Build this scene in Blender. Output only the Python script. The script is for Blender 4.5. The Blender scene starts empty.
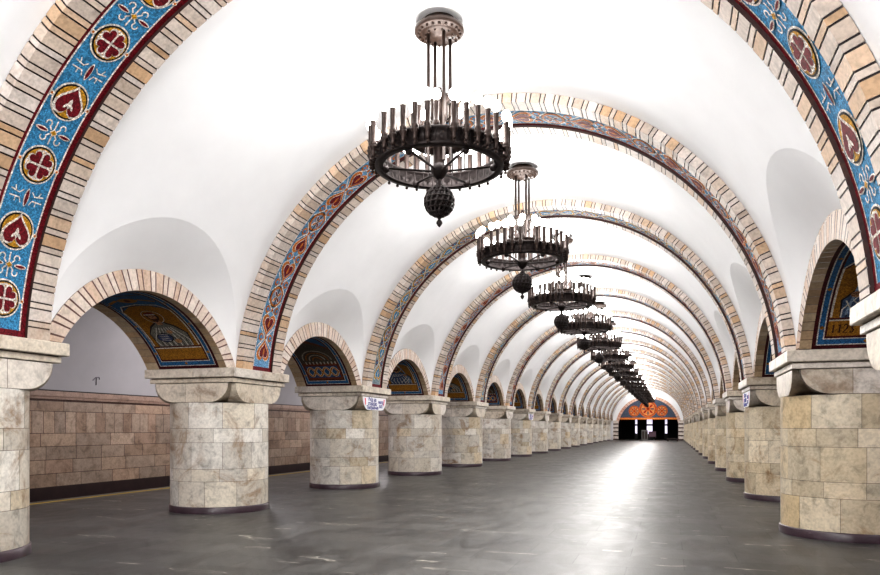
import bpy, bmesh, math, random
from math import pi, sin, cos, tan, asin, acos, sqrt, radians, degrees, hypot
from mathutils import Vector, Matrix
random.seed(7)
SC = bpy.context.scene
COL = SC.collection

# ------------------------------------------------------------------ colours
def L(r, g, b, a=1.0):
    f = lambda c: (c/255/12.92) if c/255 <= .04045 else ((c/255+.055)/1.055)**2.4
    return (f(r), f(g), f(b), a)

# ------------------------------------------------------------------ hall dimensions (metres)
BAY, Y0, NP = 5.0, 5.68, 17          # pillar spacing, first pillar, pillars per row
PX = 4.871                           # pillar axis
RZ, RR, RW = 2.09, 4.03, 0.60        # rib centre height, radius, half width
RV = 4.17                            # vault radius
ZS = 2.38                            # top of capitals
AZ, AR = 1.354, 1.926     # arcade arch centre height, inner / outer radius
AZO, ARO = 1.456, 2.104             # outer circle of the brick ring
AX = 4.14                            # hall face of arcade
AXB = 5.68                           # aisle face of arcade
YB, YE = -9.32, 90.68                # back end, far end of hall
PE, TW = 8.95, 10.5                  # platform edge, track wall
def yp(k): return Y0 + BAY*k

# ------------------------------------------------------------------ materials
MATS = {}
def newmat(name):
    m = bpy.data.materials.new(name); m.use_nodes = True
    nt = m.node_tree; nt.nodes.clear()
    out = nt.nodes.new('ShaderNodeOutputMaterial'); b = nt.nodes.new('ShaderNodeBsdfPrincipled')
    nt.links.new(b.outputs[0], out.inputs[0])
    MATS[name] = m
    return m, nt, b
def N(nt, t, **kw):
    n = nt.nodes.new(t)
    for k, v in kw.items():
        if k.startswith('_'): setattr(n, k[1:], v)
        else: n.inputs[k].default_value = v
    return n
def link(nt, a, b): nt.links.new(a, b)
def mixc(nt, fac, a, b, mode='MIX'):
    n = nt.nodes.new('ShaderNodeMix'); n.data_type = 'RGBA'; n.blend_type = mode
    for s, v in ((0, fac), (6, a), (7, b)):
        if hasattr(v, 'is_linked') or hasattr(v, 'links'): nt.links.new(v, n.inputs[s])
        else: n.inputs[s].default_value = v
    return n.outputs[2]
def ramp(nt, src, *stops):
    n = nt.nodes.new('ShaderNodeValToRGB'); e = n.color_ramp.elements
    e[0].position, e[0].color = stops[0]; e[1].position, e[1].color = stops[-1]
    for p, c in stops[1:-1]:
        x = e.new(p); x.color = c
    nt.links.new(src, n.inputs[0]); return n.outputs[0]
def coords(nt, randomise=False, kind='Object'):
    tc = nt.nodes.new('ShaderNodeTexCoord')
    if not randomise: return tc.outputs[kind]
    oi = nt.nodes.new('ShaderNodeObjectInfo')
    m = N(nt, 'ShaderNodeMath', _operation='MULTIPLY'); link(nt, oi.outputs['Random'], m.inputs[0]); m.inputs[1].default_value = 57.
    a = N(nt, 'ShaderNodeVectorMath', _operation='ADD'); link(nt, tc.outputs[kind], a.inputs[0]); link(nt, m.outputs[0], a.inputs[1])
    return a.outputs[0]
W1 = (1, 1, 1, 1)
def G(v): return (v, v, v, 1)

def mat_stone(name, stain=.5, rough=.38, dirt=(95, 70, 48), spread=1.0):
    m, nt, b = newmat(name)
    at = N(nt, 'ShaderNodeAttribute', _attribute_name='col')
    co = coords(nt, True)
    n1 = N(nt, 'ShaderNodeTexNoise', Scale=5.5, Detail=6., Roughness=.65, Distortion=.6); link(nt, co, n1.inputs['Vector'])
    v = ramp(nt, n1.outputs[0], (.3, G(1-.42*spread)), (.48, G(1-.08*spread)), (.75, G(1.06)))
    c = mixc(nt, 1., at.outputs['Color'], v, 'MULTIPLY')
    n2 = N(nt, 'ShaderNodeTexNoise', Scale=1.7, Detail=8., Roughness=.7, Distortion=1.2); link(nt, co, n2.inputs['Vector'])
    s = ramp(nt, n2.outputs[0], (.5, G(0)), (.56, G(stain*.25)), (.68, G(stain)))
    c = mixc(nt, s, c, L(*dirt))
    n3 = N(nt, 'ShaderNodeTexNoise', Scale=28., Detail=4.); link(nt, co, n3.inputs['Vector'])
    s3 = ramp(nt, n3.outputs[0], (.35, G(.82)), (.6, G(1.)))
    c = mixc(nt, 1., c, s3, 'MULTIPLY')
    link(nt, c, b.inputs['Base Color']); b.inputs['Roughness'].default_value = rough
    bp = N(nt, 'ShaderNodeBump', Strength=.12, Distance=.01); link(nt, n3.outputs[0], bp.inputs['Height']); link(nt, bp.outputs[0], b.inputs['Normal'])
    return m
def mat_mosaic(name, scale=62.):
    m, nt, b = newmat(name)
    at = N(nt, 'ShaderNodeAttribute', _attribute_name='col')
    co = coords(nt)
    v1 = N(nt, 'ShaderNodeTexVoronoi', Scale=scale, Randomness=.75); link(nt, co, v1.inputs['Vector'])
    sx = nt.nodes.new('ShaderNodeSeparateColor'); link(nt, v1.outputs['Color'], sx.inputs[0])
    k = ramp(nt, sx.outputs[0], (0., G(.5)), (.5, G(.95)), (1., G(1.45)))
    c = mixc(nt, 1., at.outputs['Color'], k, 'MULTIPLY')
    v2 = N(nt, 'ShaderNodeTexVoronoi', Scale=scale, Randomness=.75, _feature='DISTANCE_TO_EDGE'); link(nt, co, v2.inputs['Vector'])
    e = ramp(nt, v2.outputs['Distance'], (.02, G(.55)), (.1, G(1.)))
    c = mixc(nt, 1., c, e, 'MULTIPLY')
    link(nt, c, b.inputs['Base Color']); b.inputs['Roughness'].default_value = .6; b.inputs['Specular IOR Level'].default_value = .2
    bp = N(nt, 'ShaderNodeBump', Strength=.3, Distance=.004); link(nt, v2.outputs['Distance'], bp.inputs['Height']); link(nt, bp.outputs[0], b.inputs['Normal'])
    return m
def mat_plain(name, col, rough=.5, metal=0., var=.1, scale=6.):
    m, nt, b = newmat(name)
    co = coords(nt)
    n1 = N(nt, 'ShaderNodeTexNoise', Scale=scale, Detail=5., Roughness=.6); link(nt, co, n1.inputs['Vector'])
    v = ramp(nt, n1.outputs[0], (.3, G(1-var)), (.7, G(1+var)))
    c = mixc(nt, 1., col, v, 'MULTIPLY')
    link(nt, c, b.inputs['Base Color']); b.inputs['Roughness'].default_value = rough; b.inputs['Metallic'].default_value = metal
    return m
def mat_glow(name, col, strength):
    m, nt, b = newmat(name)
    b.inputs['Base Color'].default_value = col; b.inputs['Emission Color'].default_value = col
    b.inputs['Emission Strength'].default_value = strength
    return m

mat_stone('pillar_marble', .78, .36, (128, 92, 50), 1.15)
mat_stone('capital_marble', .6, .38, (112, 80, 48), 1.05)
mat_stone('rib_brick', .18, .5, (165, 120, 80), .7)
mat_stone('wall_cladding', .55, .38, (92, 66, 50))
mat_mosaic('mosaic'); mat_mosaic('panel_mosaic', 75.)
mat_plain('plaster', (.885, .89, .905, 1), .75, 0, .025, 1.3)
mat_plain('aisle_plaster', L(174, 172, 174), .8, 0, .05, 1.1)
mat_plain('base_stone', L(62, 48, 56), .3, 0, .25, 9.)
mat_plain('dark_plinth', L(52, 36, 36), .45, 0, .2, 5.)
mat_plain('bronze', L(66, 54, 50), .42, .55, .35, 30.)
mat_plain('bronze_dark', L(44, 36, 35), .45, .5, .3, 30.)
mat_plain('bronze_warm', L(48, 33, 25), .45, .3, .4, 45.)
mat_plain('trench_concrete', L(40, 38, 38), .9, 0, .3, 4.)
mat_plain('yellow_paint', L(196, 166, 62), .6, 0, .15, 8.)
mat_plain('sign_white', L(240, 240, 246), .4, 0, .02)
mat_plain('sign_blue', L(30, 34, 140), .4, 0, .05)
mat_plain('sign_red', L(226, 50, 78), .4, 0, .05)
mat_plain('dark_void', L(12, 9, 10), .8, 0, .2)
mat_plain('grey_metal', L(112, 108, 106), .45, .2, .15)
mat_plain('plum_panel', L(92, 66, 80), .5, 0, .15)
mat_plain('scratch', L(96, 90, 98), .8, 0, .1)
bulb_m = mat_glow('bulb_glow', (1, .985, .96, 1), 9.)
bulb_m.cycles.emission_sampling = 'NONE'
mat_glow('lit_glass', (.88, .82, 1, 1), .9).cycles.emission_sampling = 'NONE'

def mat_floor():
    m, nt, b = newmat('floor_granite')
    co = coords(nt)
    br = N(nt, 'ShaderNodeTexBrick', Scale=1., _offset=.5); link(nt, co, br.inputs['Vector'])
    br.inputs['Color1'].default_value = L(80, 79, 77); br.inputs['Color2'].default_value = L(62, 61, 60); br.inputs['Mortar'].default_value = L(44, 43, 43)
    br.inputs['Mortar Size'].default_value = .006; br.inputs['Brick Width'].default_value = 1.1; br.inputs['Row Height'].default_value = .62
    mp = N(nt, 'ShaderNodeMapping'); mp.inputs['Scale'].default_value = (1.1, .55, 1); link(nt, co, mp.inputs['Vector'])
    n1 = N(nt, 'ShaderNodeTexNoise', Scale=2.3, Detail=8., Roughness=.7, Distortion=.8); link(nt, mp.outputs[0], n1.inputs['Vector'])
    v = ramp(nt, n1.outputs[0], (.28, G(.42)), (.5, G(.95)), (.72, G(1.6)))
    c = mixc(nt, 1., br.outputs['Color'], v, 'MULTIPLY')
    # pale scuffs and veins
    mp2 = N(nt, 'ShaderNodeMapping'); mp2.inputs['Scale'].default_value = (.55, 2.6, 1); mp2.inputs['Rotation'].default_value = (0, 0, .5); link(nt, co, mp2.inputs['Vector'])
    n2 = N(nt, 'ShaderNodeTexNoise', Scale=1.5, Detail=3., Roughness=.5, Distortion=.3); link(nt, mp2.outputs[0], n2.inputs['Vector'])
    band = ramp(nt, n2.outputs[0], (.655, G(0)), (.668, G(.75)), (.681, G(0)))
    c = mixc(nt, band, c, L(190, 184, 172))
    n3 = N(nt, 'ShaderNodeTexNoise', Scale=60., Detail=3.); link(nt, co, n3.inputs['Vector'])
    sp = ramp(nt, n3.outputs[0], (.35, G(.75)), (.65, G(1.15)))
    c = mixc(nt, 1., c, sp, 'MULTIPLY')
    link(nt, c, b.inputs['Base Color'])
    r = ramp(nt, n1.outputs[0], (.3, G(.30)), (.7, G(.48)))
    link(nt, r, b.inputs['Roughness'])
    b.inputs['Specular IOR Level'].default_value = .26
    bp = N(nt, 'ShaderNodeBump', Strength=.05, Distance=.01); link(nt, n1.outputs[0], bp.inputs['Height']); link(nt, bp.outputs[0], b.inputs['Normal'])
mat_floor()

# ------------------------------------------------------------------ mesh collector
class MB:
    def __init__(s): s.v, s.f, s.c, s.sm = [], [], [], []
    def face(s, pts, col=(.8, .8, .8, 1), smooth=False):
        i = len(s.v); s.v += [tuple(p) for p in pts]; s.f.append(tuple(range(i, i+len(pts)))); s.c.append(col); s.sm.append(smooth)
    def grid(s, rows, col=(.8, .8, .8, 1), smooth=True):
        i = len(s.v); n = len(rows[0])
        for r in rows: s.v += [tuple(p) for p in r]
        for a in range(len(rows)-1):
            for b in range(n-1):
                s.f.append((i+a*n+b, i+a*n+b+1, i+(a+1)*n+b+1, i+(a+1)*n+b)); s.c.append(col); s.sm.append(smooth)
    def box(s, x0, x1, y0, y1, z0, z1, col=(.8, .8, .8, 1)):
        p = [(x, y, z) for z in (z0, z1) for y in (y0, y1) for x in (x0, x1)]
        for q in ((0, 2, 3, 1), (4, 5, 7, 6), (0, 1, 5, 4), (2, 6, 7, 3), (0, 4, 6, 2), (1, 3, 7, 5)): s.face([p[j] for j in q], col)
    def lathe(s, prof, n=24, c=(0, 0), col=(.8, .8, .8, 1), a0=0, a1=2*pi, smooth=True):
        rows = [[(c[0]+r*cos(a0+(a1-a0)*j/n), c[1]+r*sin(a0+(a1-a0)*j/n), z) for j in range(n+1)] for r, z in prof]
        s.grid(rows, col, smooth)
    def tube(s, p, q, r, n=8, r2=None, col=(.8, .8, .8, 1)):
        p, q = Vector(p), Vector(q); d = (q-p).normalized()
        a = d.orthogonal().normalized(); b = d.cross(a); r2 = r if r2 is None else r2
        rows = [[P+(a*cos(2*pi*j/n)+b*sin(2*pi*j/n))*R for j in range(n+1)] for P, R in ((p, r), (q, r2))]
        s.grid(rows, col); s.face(rows[0][:-1], col); s.face(rows[1][:-1], col)
    def sphere(s, c, r, n=14, m=8, col=(.8, .8, .8, 1), sz=1.):
        s.lathe([(max(1e-4, r*sin(pi*i/m)), c[2]-r*sz*cos(pi*i/m)) for i in range(m+1)], n, c[:2], col)
    def build(s, name, mat, parent=None, weld=True):
        me = bpy.data.meshes.new(name); me.from_pydata(s.v, [], s.f)
        me.polygons.foreach_set('use_smooth', s.sm)
        ca = me.color_attributes.new('col', 'FLOAT_COLOR', 'CORNER'); buf = []
        for f, c in zip(s.f, s.c): buf += list(c)*len(f)
        ca.data.foreach_set('color', buf)
        me.materials.append(MATS[mat]); me.update()
        if weld:
            bm = bmesh.new(); bm.from_mesh(me); bmesh.ops.remove_doubles(bm, verts=bm.verts, dist=1e-5); bm.to_mesh(me); bm.free()
        o = bpy.data.objects.new(name, me); COL.objects.link(o)
        if parent: o.parent = parent
        return o
def thing(name, label, cat, loc=(0, 0, 0), rz=0, group=None):
    o = bpy.data.objects.new(name, None); COL.objects.link(o); o.empty_display_size = .2
    o.location = loc; o.rotation_euler = (0, 0, rz); return tag(o, label, cat, group)
def tag(o, label, cat, group=None):
    o['label'] = label; o['category'] = cat
    if group: o['group'] = group
    return o
def struct(o): o['kind'] = 'structure'; return o
KIDS = {}
def dup(root, loc, rz, label, group=None):
    kids = {}
    for o in COL.objects:
        if o.parent: kids.setdefault(o.parent.name, []).append(o)
    def cp(o, par):
        c = o.copy(); COL.objects.link(c)
        if par: c.parent = par
        for ch in kids.get(o.name, []): cp(ch, c)
        return c
    r = cp(root, None); r.location = loc; r.rotation_euler = (0, 0, rz); r['label'] = label
    if group: r['group'] = group
    return r
ORD = 'first second third fourth fifth sixth seventh eighth ninth tenth eleventh twelfth thirteenth fourteenth fifteenth sixteenth seventeenth eighteenth'.split()

# ------------------------------------------------------------------ flat drawing on curved surfaces
class Canvas:
    """shapes in (s, u) laid on a curved surface; every later layer lies a little proud of the one below"""
    def __init__(s, mb, fn, maxe=.12): s.mb, s.fn, s.maxe, s.lay = mb, fn, maxe, 0
    def tri(s, a, b, c, col, lay, d=0):
        e = max(hypot(a[0]-b[0], 0), abs(b[0]-c[0]), abs(c[0]-a[0]))
        if e > s.maxe and d < 5:
            ab, bc, ca = [((p[0]+q[0])/2, (p[1]+q[1])/2) for p, q in ((a, b), (b, c), (c, a))]
            for t in ((a, ab, ca), (ab, b, bc), (ca, bc, c), (ab, bc, ca)): s.tri(*t, col, lay, d+1)
        else: s.mb.face([s.fn(p[0], p[1], lay) for p in (a, b, c)], col)
    def poly(s, pts, col, lay, c=None):
        if c is None: c = (sum(p[0] for p in pts)/len(pts), sum(p[1] for p in pts)/len(pts))
        for i in range(len(pts)): s.tri(c, pts[i], pts[(i+1) % len(pts)], col, lay)
    def disc(s, c, r, col, lay, n=22, ry=None, rot=0):
        ry = r if ry is None else ry
        s.poly([(c[0]+r*cos(t)*cos(rot)-ry*sin(t)*sin(rot), c[1]+r*cos(t)*sin(rot)+ry*sin(t)*cos(rot)) for t in [2*pi*i/n for i in range(n)]], col, lay, c)
    def stroke(s, pts, w, col, lay, closed=False):
        n = len(pts)
        if closed: pts = list(pts)+[pts[0], pts[1]]
        off = []
        for i in range(len(pts)):
            a, b = pts[max(i-1, 0)], pts[min(i+1, len(pts)-1)]
            dx, dy = b[0]-a[0], b[1]-a[1]; l = hypot(dx, dy) or 1
            off.append((-dy/l*w/2, dx/l*w/2))
        rng = range(1, n+1) if closed else range(len(pts)-1)
        if closed: off[0] = off[n]
        for i in (range(n) if closed else range(len(pts)-1)):
            j = i+1
            a, b = pts[i], pts[j]
            q = [(a[0]+off[i][0], a[1]+off[i][1]), (a[0]-off[i][0], a[1]-off[i][1]), (b[0]-off[j][0], b[1]-off[j][1]), (b[0]+off[j][0], b[1]+off[j][1])]
            s.tri(q[0], q[1], q[2], col, lay); s.tri(q[0], q[2], q[3], col, lay)
    def circ(s, c, r, w, col, lay, n=26): s.stroke([(c[0]+r*cos(2*pi*i/n), c[1]+r*sin(2*pi*i/n)) for i in range(n)], w, col, lay, True)
    def band(s, s0, s1, u0, u1, col, lay, n=90):
        for i in range(n):
            a, b = s0+(s1-s0)*i/n, s0+(s1-s0)*(i+1)/n
            s.mb.face([s.fn(a, u0, lay), s.fn(b, u0, lay), s.fn(b, u1, lay), s.fn(a, u1, lay)], col, False)
    def heart(s, c, k, rot, col, lay, n=22, sharp=1.):
        """tip points along rot"""
        P = []
        for i in range(n):
            t = 2*pi*i/n
            x = 16*sin(t)**3/17; y = -(13*cos(t)-5*cos(2*t)-2*cos(3*t)-cos(4*t))/17*sharp
            P.append((c[0]+k*(y*cos(rot)-x*sin(rot)), c[1]+k*(y*sin(rot)+x*cos(rot))))
        s.poly(P, col, lay, c)
        return P
    def arcpts(s, c, r, a0, a1, n=10): return [(c[0]+r*cos(a0+(a1-a0)*i/n), c[1]+r*sin(a0+(a1-a0)*i/n)) for i in range(n+1)]
    def spindle(s, c, l, w, rot, col, lay):
        P = []
        for i in range(12):
            t = 2*pi*i/12; x, y = l*cos(t), w*sin(t)*abs(sin(t))**.3
            P.append((c[0]+x*cos(rot)-y*sin(rot), c[1]+x*sin(rot)+y*cos(rot)))
        s.poly(P, col, lay, c)

BLUE, BLUE2, CREAM, DRED, GOLD, BLACK, ORANGE, GREYB = L(66, 138, 182), L(110, 160, 200), L(232, 224, 214), L(112, 22, 34), L(196, 146, 46), L(30, 28, 32), L(200, 118, 48), L(128, 148, 172)

# ------------------------------------------------------------------ transverse arches (ribs)
MR = 4.07
TH0 = asin((ZS-RZ)/RR)
def rib_pt(th, r, y): return (-r*cos(th), y, RZ+r*sin(th))
def brick_col(rng):
    t = rng.random()
    base = (rng.choice([(218, 205, 194), (212, 197, 185), (208, 191, 176), (222, 211, 203)]) if t < .82 else rng.choice([(214, 182, 150), (206, 172, 138), (220, 192, 166)]))
    k = rng.uniform(.93, 1.03); return L(*[min(255, c*k) for c in base])
JOINT = L(44, 30, 32)
def rib_band(side, seed):
    """stone edge of the rib: front face, soffit strip and the small step to the mosaic"""
    rng = random.Random(seed); mb = MB(); y1, y2 = RW*side, .305*side
    th = TH0; pitch = [(.12, 0), (.017, 1), (.05, 0), (.017, 1)]; i = 0
    top = pi-TH0
    tot = sum(p[0] for p in pitch); n = round((top-th)*RR/tot); sc = (top-th)*RR/(n*tot)
    for k in range(n):
        for w, j in pitch:
            t2 = th+w*sc/RR; col = JOINT if j else brick_col(rng); d = .006 if j else 0
            ts = [th, t2] if w < .06 else [th, (th+t2)/2, t2]
            prof = [(RV-.007, y1+(-d*side)), (RR+d, y1-d*side), (RR+d, y2), (MR+.004, y2)]
            rows = [[rib_pt(t, r, y) for t in ts] for r, y in prof]
            mb.grid(rows[:3], col, False); mb.grid(rows[2:], L(66, 46, 44), False); th = t2  # step face coloured dark to stand in for the recess shadow
    return mb
def rib_mosaic(pattern, seed):
    mb = MB(); s0, s1 = TH0*MR, (pi-TH0)*MR
    cv = Canvas(mb, lambda s, u, lay: rib_pt(s/MR, MR-.0035*lay, u))
    base = {'roundel': BLUE, 'heart': BLUE2, 'scroll': L(130, 150, 160)}[pattern]
    cv.band(s0, s1, -.305, .305, base, 0, 120)
    for sd in (-1, 1):
        cv.band(s0, s1, .245*sd, .305*sd, DRED, 1, 120)
        cv.band(s0, s1, .228*sd, .245*sd, CREAM, 1, 120)
    cv.band(s0, s0+.07, -.305, .305, DRED, 2, 2); cv.band(s1-.07, s1, -.305, .305, DRED, 2, 2)
    if pattern == 'roundel':
        A0, DA = radians(9.5), radians(10.06)
        for i in range(17):
            c = ((A0+DA*i)*MR, 0.)
            cv.disc(c, .205, CREAM, 2, 26); cv.disc(c, .188, BLACK, 3, 26); cv.disc(c, .170, GOLD, 4, 26)
            for sd in (-1, 1):
                cv.disc((c[0], c[1]+.222*sd), .026, CREAM, 3, 10); cv.disc((c[0], c[1]+.222*sd), .014, ORANGE, 4, 8)
            up = 0 if c[0] < (s0+s1)/2 else pi
            if i % 2 == 0:
                for q in range(4):
                    a = pi/4+q*pi/2; p = (c[0]+.086*cos(a), c[1]+.086*sin(a))
                    cv.heart(p, .098, a+pi, CREAM, 5); cv.heart(p, .077, a+pi, DRED, 6)
                    b = q*pi/2; cv.spindle((c[0]+.15*cos(b), c[1]+.15*sin(b)), .03, .012, b+pi/2, CREAM, 5)
            else:
                cv.heart((c[0]-.01*cos(up), 0), .185, up, CREAM, 5, sharp=1.12); cv.heart((c[0]-.012*cos(up), 0), .157, up, DRED, 6, sharp=1.12)
                f = cos(up)
                cv.spindle((c[0]-.02*f, 0), .055, .022, 0, CREAM, 7)
                for sd in (-1, 1): cv.spindle((c[0]-.05*f, .035*sd), .034, .014, sd*f*-.6, CREAM, 7)
            if i < 16:
                m = (c[0]+DA*MR/2, 0.)
                if (i % 2 == 0) == (i < 8):
                    for a in (0, pi):
                        cv.stroke([(m[0]+.03*cos(a), 0), (m[0]+.13*cos(a), 0)], .016, CREAM, 2)
                    for sa in (-1, 1):
                        for sb in (-1, 1):
                            pts = [(m[0]+.02*sa, .03*sb), (m[0]+.05*sa, .06*sb)] + [(m[0]+sa*(.075+.032*cos(t)), sb*(.085+.032*sin(t))) for t in [-2.4+i2*.55 for i2 in range(9)]]
                            cv.stroke(pts, .015, CREAM, 2)
                    for sb in (-1, 1):
                        cv.spindle((m[0], .135*sb), .026, .075, 0, CREAM, 3); cv.spindle((m[0], .135*sb), .014, .06, 0, DRED, 4)
                    cv.poly([(m[0]-.04, 0), (m[0], .045), (m[0]+.04, 0), (m[0], -.045)], CREAM, 4); cv.poly([(m[0]-.03, 0), (m[0], .034), (m[0]+.03, 0), (m[0], -.034)], GOLD, 5)
                else:
                    cv.spindle(m, .10, .03, 0, CREAM, 3); cv.spindle(m, .085, .02, 0, DRED, 4)
                    for sb in (-1, 1):
                        cv.stroke([(m[0]-.07, .05*sb), (m[0]-.02, .075*sb), (m[0]-.02, .19*sb)], .014, CREAM, 2)
                        cv.stroke([(m[0]+.07, .05*sb), (m[0]+.03, .09*sb), (m[0]+.05, .19*sb)], .014, CREAM, 2)
                        cv.stroke([(m[0]-.07, .12*sb), (m[0]-.02, .12*sb)], .012, CREAM, 2); cv.stroke([(m[0]+.035, .13*sb), (m[0]+.09, .15*sb)], .012, CREAM, 2)
    else:
        step = .47; n = int((s1-s0-.2)/step); step = (s1-s0-.2)/n
        for i in range(n):
            c = (s0+.1+step*(i+.5), 0.)
            up = 0 if i % 2 == 0 else pi
            oc = ORANGE if pattern == 'heart' else GOLD
            if i % 3 < 2:
                cv.heart(c, .215, up, CREAM, 2, sharp=1.1); cv.heart(c, .2, up, oc, 3, sharp=1.1); cv.heart(c, .145, up, CREAM, 4, sharp=1.1); cv.heart(c, .132, up, BLUE if pattern == 'scroll' else DRED, 5, sharp=1.1)
                cv.spindle(c, .06, .025, 0, CREAM if pattern == 'scroll' else ORANGE, 6)
            else:
                cv.disc(c, .19, BLACK, 2); cv.disc(c, .175, oc, 3); cv.disc(c, .14, GREYB, 4)
                for q in range(4):
                    a = q*pi/2+pi/4; cv.spindle((c[0]+.07*cos(a), .07*sin(a)), .065, .03, a, CREAM, 5); cv.spindle((c[0]+.07*cos(a), .07*sin(a)), .05, .02, a, DRED if q % 2 else ORANGE, 6)
                cv.stroke([(c[0]-.18, 0), (c[0]+.18, 0)], .02, BLACK, 6)
            e = c[0]+step/2
            if i < n-1:
                for sb in (-1, 1):
                    cv.stroke([(e-.17, .2*sb), (e-.06, .08*sb), (e, 0), (e+.06, -.08*sb), (e+.17, -.2*sb)], .022, CREAM, 2)
                    cv.spindle((e, .14*sb), .07, .06, 0, DRED if pattern == 'scroll' else ORANGE, 3); cv.spindle((e, .14*sb), .035, .035, 0, BLUE, 4)
                cv.disc((e, 0), .03, oc, 4, 10)
    return mb

rib_group = 'brick-edged arches across the vault'
near_band = [rib_band(-1, 11), rib_band(-1, 23)]
far_band = [rib_band(1, 12), rib_band(1, 24)]
protos = {}
for k in range(NP):
    pat = 'roundel' if k == 0 else ('heart' if k % 2 else 'scroll')
    if k == 0: lab = 'nearest vault arch, brick edges and bright blue mosaic with red heart roundels'
    else: lab = f'{ORD[k]} brick-edged vault arch from the camera, carried by the {ORD[k]} pillar pair'
    if pat not in protos:
        t = thing('vault_arch', lab, 'arch', (0, yp(k), 0), 0, rib_group)
        near_band[k % 2].build('stone_band', 'rib_brick', t); far_band[k % 2].build('stone_band', 'rib_brick', t)
        rib_mosaic(pat, k).build('mosaic_band', 'mosaic', t)
        protos[pat] = t
    else: dup(protos[pat], (0, yp(k), 0), 0, lab)

# ------------------------------------------------------------------ pillars
SR = .82
MARB = [(228, 223, 214), (220, 214, 204), (232, 227, 219), (216, 208, 195), (222, 213, 197)]
def pillar_shaft(seed):
    rng = random.Random(seed); mb = MB(); warm = (.965, .93, .86) if seed % 2 else (1, 1, 1)
    rows = [(.11, .53, 10, 0), (.53, .735, 11, .3), (.735, 1.17, 10, .55), (1.17, 1.405, 11, .1), (1.405, 1.83, 9, .7)]
    J = .006; jc = L(112, 100, 90)
    for z0, z1, n, off in rows:
        for b in range(n):
            a0 = 2*pi*(b+off)/n; a1 = 2*pi*(b+1+off)/n-J/SR
            k = rng.uniform(.9, 1.03); c = rng.choice(MARB)
            if rng.random() < .06: c = (216, 202, 178)
            col = L(*[min(255, q*k*wm) for q, wm in zip(c, warm)])
            m = 6
            mb.grid([[(SR*cos(a0+(a1-a0)*i/m), SR*sin(a0+(a1-a0)*i/m), z) for i in range(m+1)] for z in (z0, z1-J)], col)
            mb.grid([[((SR-.004)*cos(a), (SR-.004)*sin(a), z) for a in (a1, a1+J/SR)] for z in (z0, z1-J)], jc)
        mb.lathe([(SR-.004, z1-J), (SR-.004, z1)], 60, col=jc)
    mb.face([(SR*cos(2*pi*i/60), SR*sin(2*pi*i/60), 1.828) for i in range(60)], jc)
    return mb
def bevel_slab(mb, h, z0, z1, cols, bv=.008, nseg=2):
    """square slab of nseg stones a side"""
    P = [(h, z0+bv), (h, z1-bv), (h-bv, z1), ]
    for q in range(4):
        a = q*pi/2; R = lambda x, y, z: (x*cos(a)-y*sin(a), x*sin(a)+y*cos(a), z)
        e = [-h, h*.05*(q-1.5)+0.02, h]
        for i in range(2):
            c = cols[(q*2+i) % len(cols)]
            y0, y1 = e[i]+(0.004 if i else 0), e[i+1]
            mb.face([R(h, y0, z0+bv), R(h, y1, z0+bv), R(h, y1, z1-bv), R(h, y0, z1-bv)], c)
            mb.face([R(h, y0, z1-bv), R(h, y1, z1-bv), R(h-bv, y1*(h-bv)/h, z1), R(h-bv, y0*(h-bv)/h, z1)], c)
            mb.face([R(h, y0, z0+bv), R(h, y1, z0+bv), R(h-bv, y1*(h-bv)/h, z0), R(h-bv, y0*(h-bv)/h, z0)], c)
            if i: mb.face([R(h-.003, e[1], z0), R(h-.003, e[1]+.004, z0), R(h-.003, e[1]+.004, z1), R(h-.003, e[1], z1)], L(120, 105, 92))
    for z in (z0, z1): mb.face([(-h+bv, -h+bv, z), (h-bv, -h+bv, z), (h-bv, h-bv, z), (-h+bv, h-bv, z)], cols[0])
def capital(seed):
    rng = random.Random(seed)
    def cl():
        f = rng.uniform(.95, 1.03); return L(*[min(255, q*f) for q in rng.choice([(216, 206, 192), (210, 199, 183), (220, 212, 202), (204, 192, 174)])])
    ab = MB(); cols = [cl() for _ in range(8)]
    bevel_slab(ab, .865, 2.232, ZS, cols)
    bevel_slab(ab, .805, 2.15, 2.222, [cl() for _ in range(8)], .006)
    ab.box(-.785, .785, -.785, .785, 2.215, 2.235, L(60, 45, 40))
    cu = MB()
    H, zt, zb, r, rz = .70, 2.14, 1.832, .36, .30
    prof = [(-H, zt)]+[(-(H-r)-r*cos(t), zb+rz-rz*sin(t)) for t in [pi/2*i/12 for i in range(13)]]
    prof += [(-x, z) for x, z in reversed(prof)]
    for sw in (0, 1):
        R = (lambda x, y, z: (x, y, z)) if sw == 0 else (lambda x, y, z: (y, x, z))
        c = cl(); hh = .785
        cu.grid([[R(x, y, z) for x, z in prof] for y in (-hh, hh)], c)
        for y in (-hh, hh):
            js = .12*(1 if y > 0 else -1)
            for lo, hi, cc in ((-1, js-.003, cl()), (js+.003, 1, cl())):
                pts = [(x, z) for x, z in prof if lo <= x <= hi]
                if lo > -1: pts = [(lo, zt)]+[(lo, zb)]+[p for p in pts if p[0] > lo]
                else: pts = [p for p in pts if p[0] < hi]+[(hi, zb), (hi, zt)]
                cu.face([R(x, y, z) for x, z in pts], cc)
            cu.face([R(x, y, z) for x, z in ((js-.003, zb), (js+.003, zb), (js+.003, zt), (js-.003, zt))], L(110, 96, 82))
    cu.box(-.69, .69, -.69, .69, 2.135, 2.155, L(60, 45, 40))
    return ab, cu
base_mb = MB(); base_mb.lathe([(SR+.02, 0), (SR+.02, .10), (SR+.012, .11), (SR-.02, .112)], 64)
variants = []
def make_pillar(seed, label, loc, group, rz=0):
    t = thing('marble_pillar', label, 'pillar', loc, rz, group)
    pillar_shaft(seed).build('shaft', 'pillar_marble', t)
    base_mb.build('base_ring', 'base_stone', t)
    a, c = capital(seed); a.build('abacus', 'capital_marble', t); c.build('capital_block', 'capital_marble', t)
    return t
LG, RG = 'marble pillars of the left arcade', 'marble pillars of the right arcade'
nv = 0; vs = []
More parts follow.
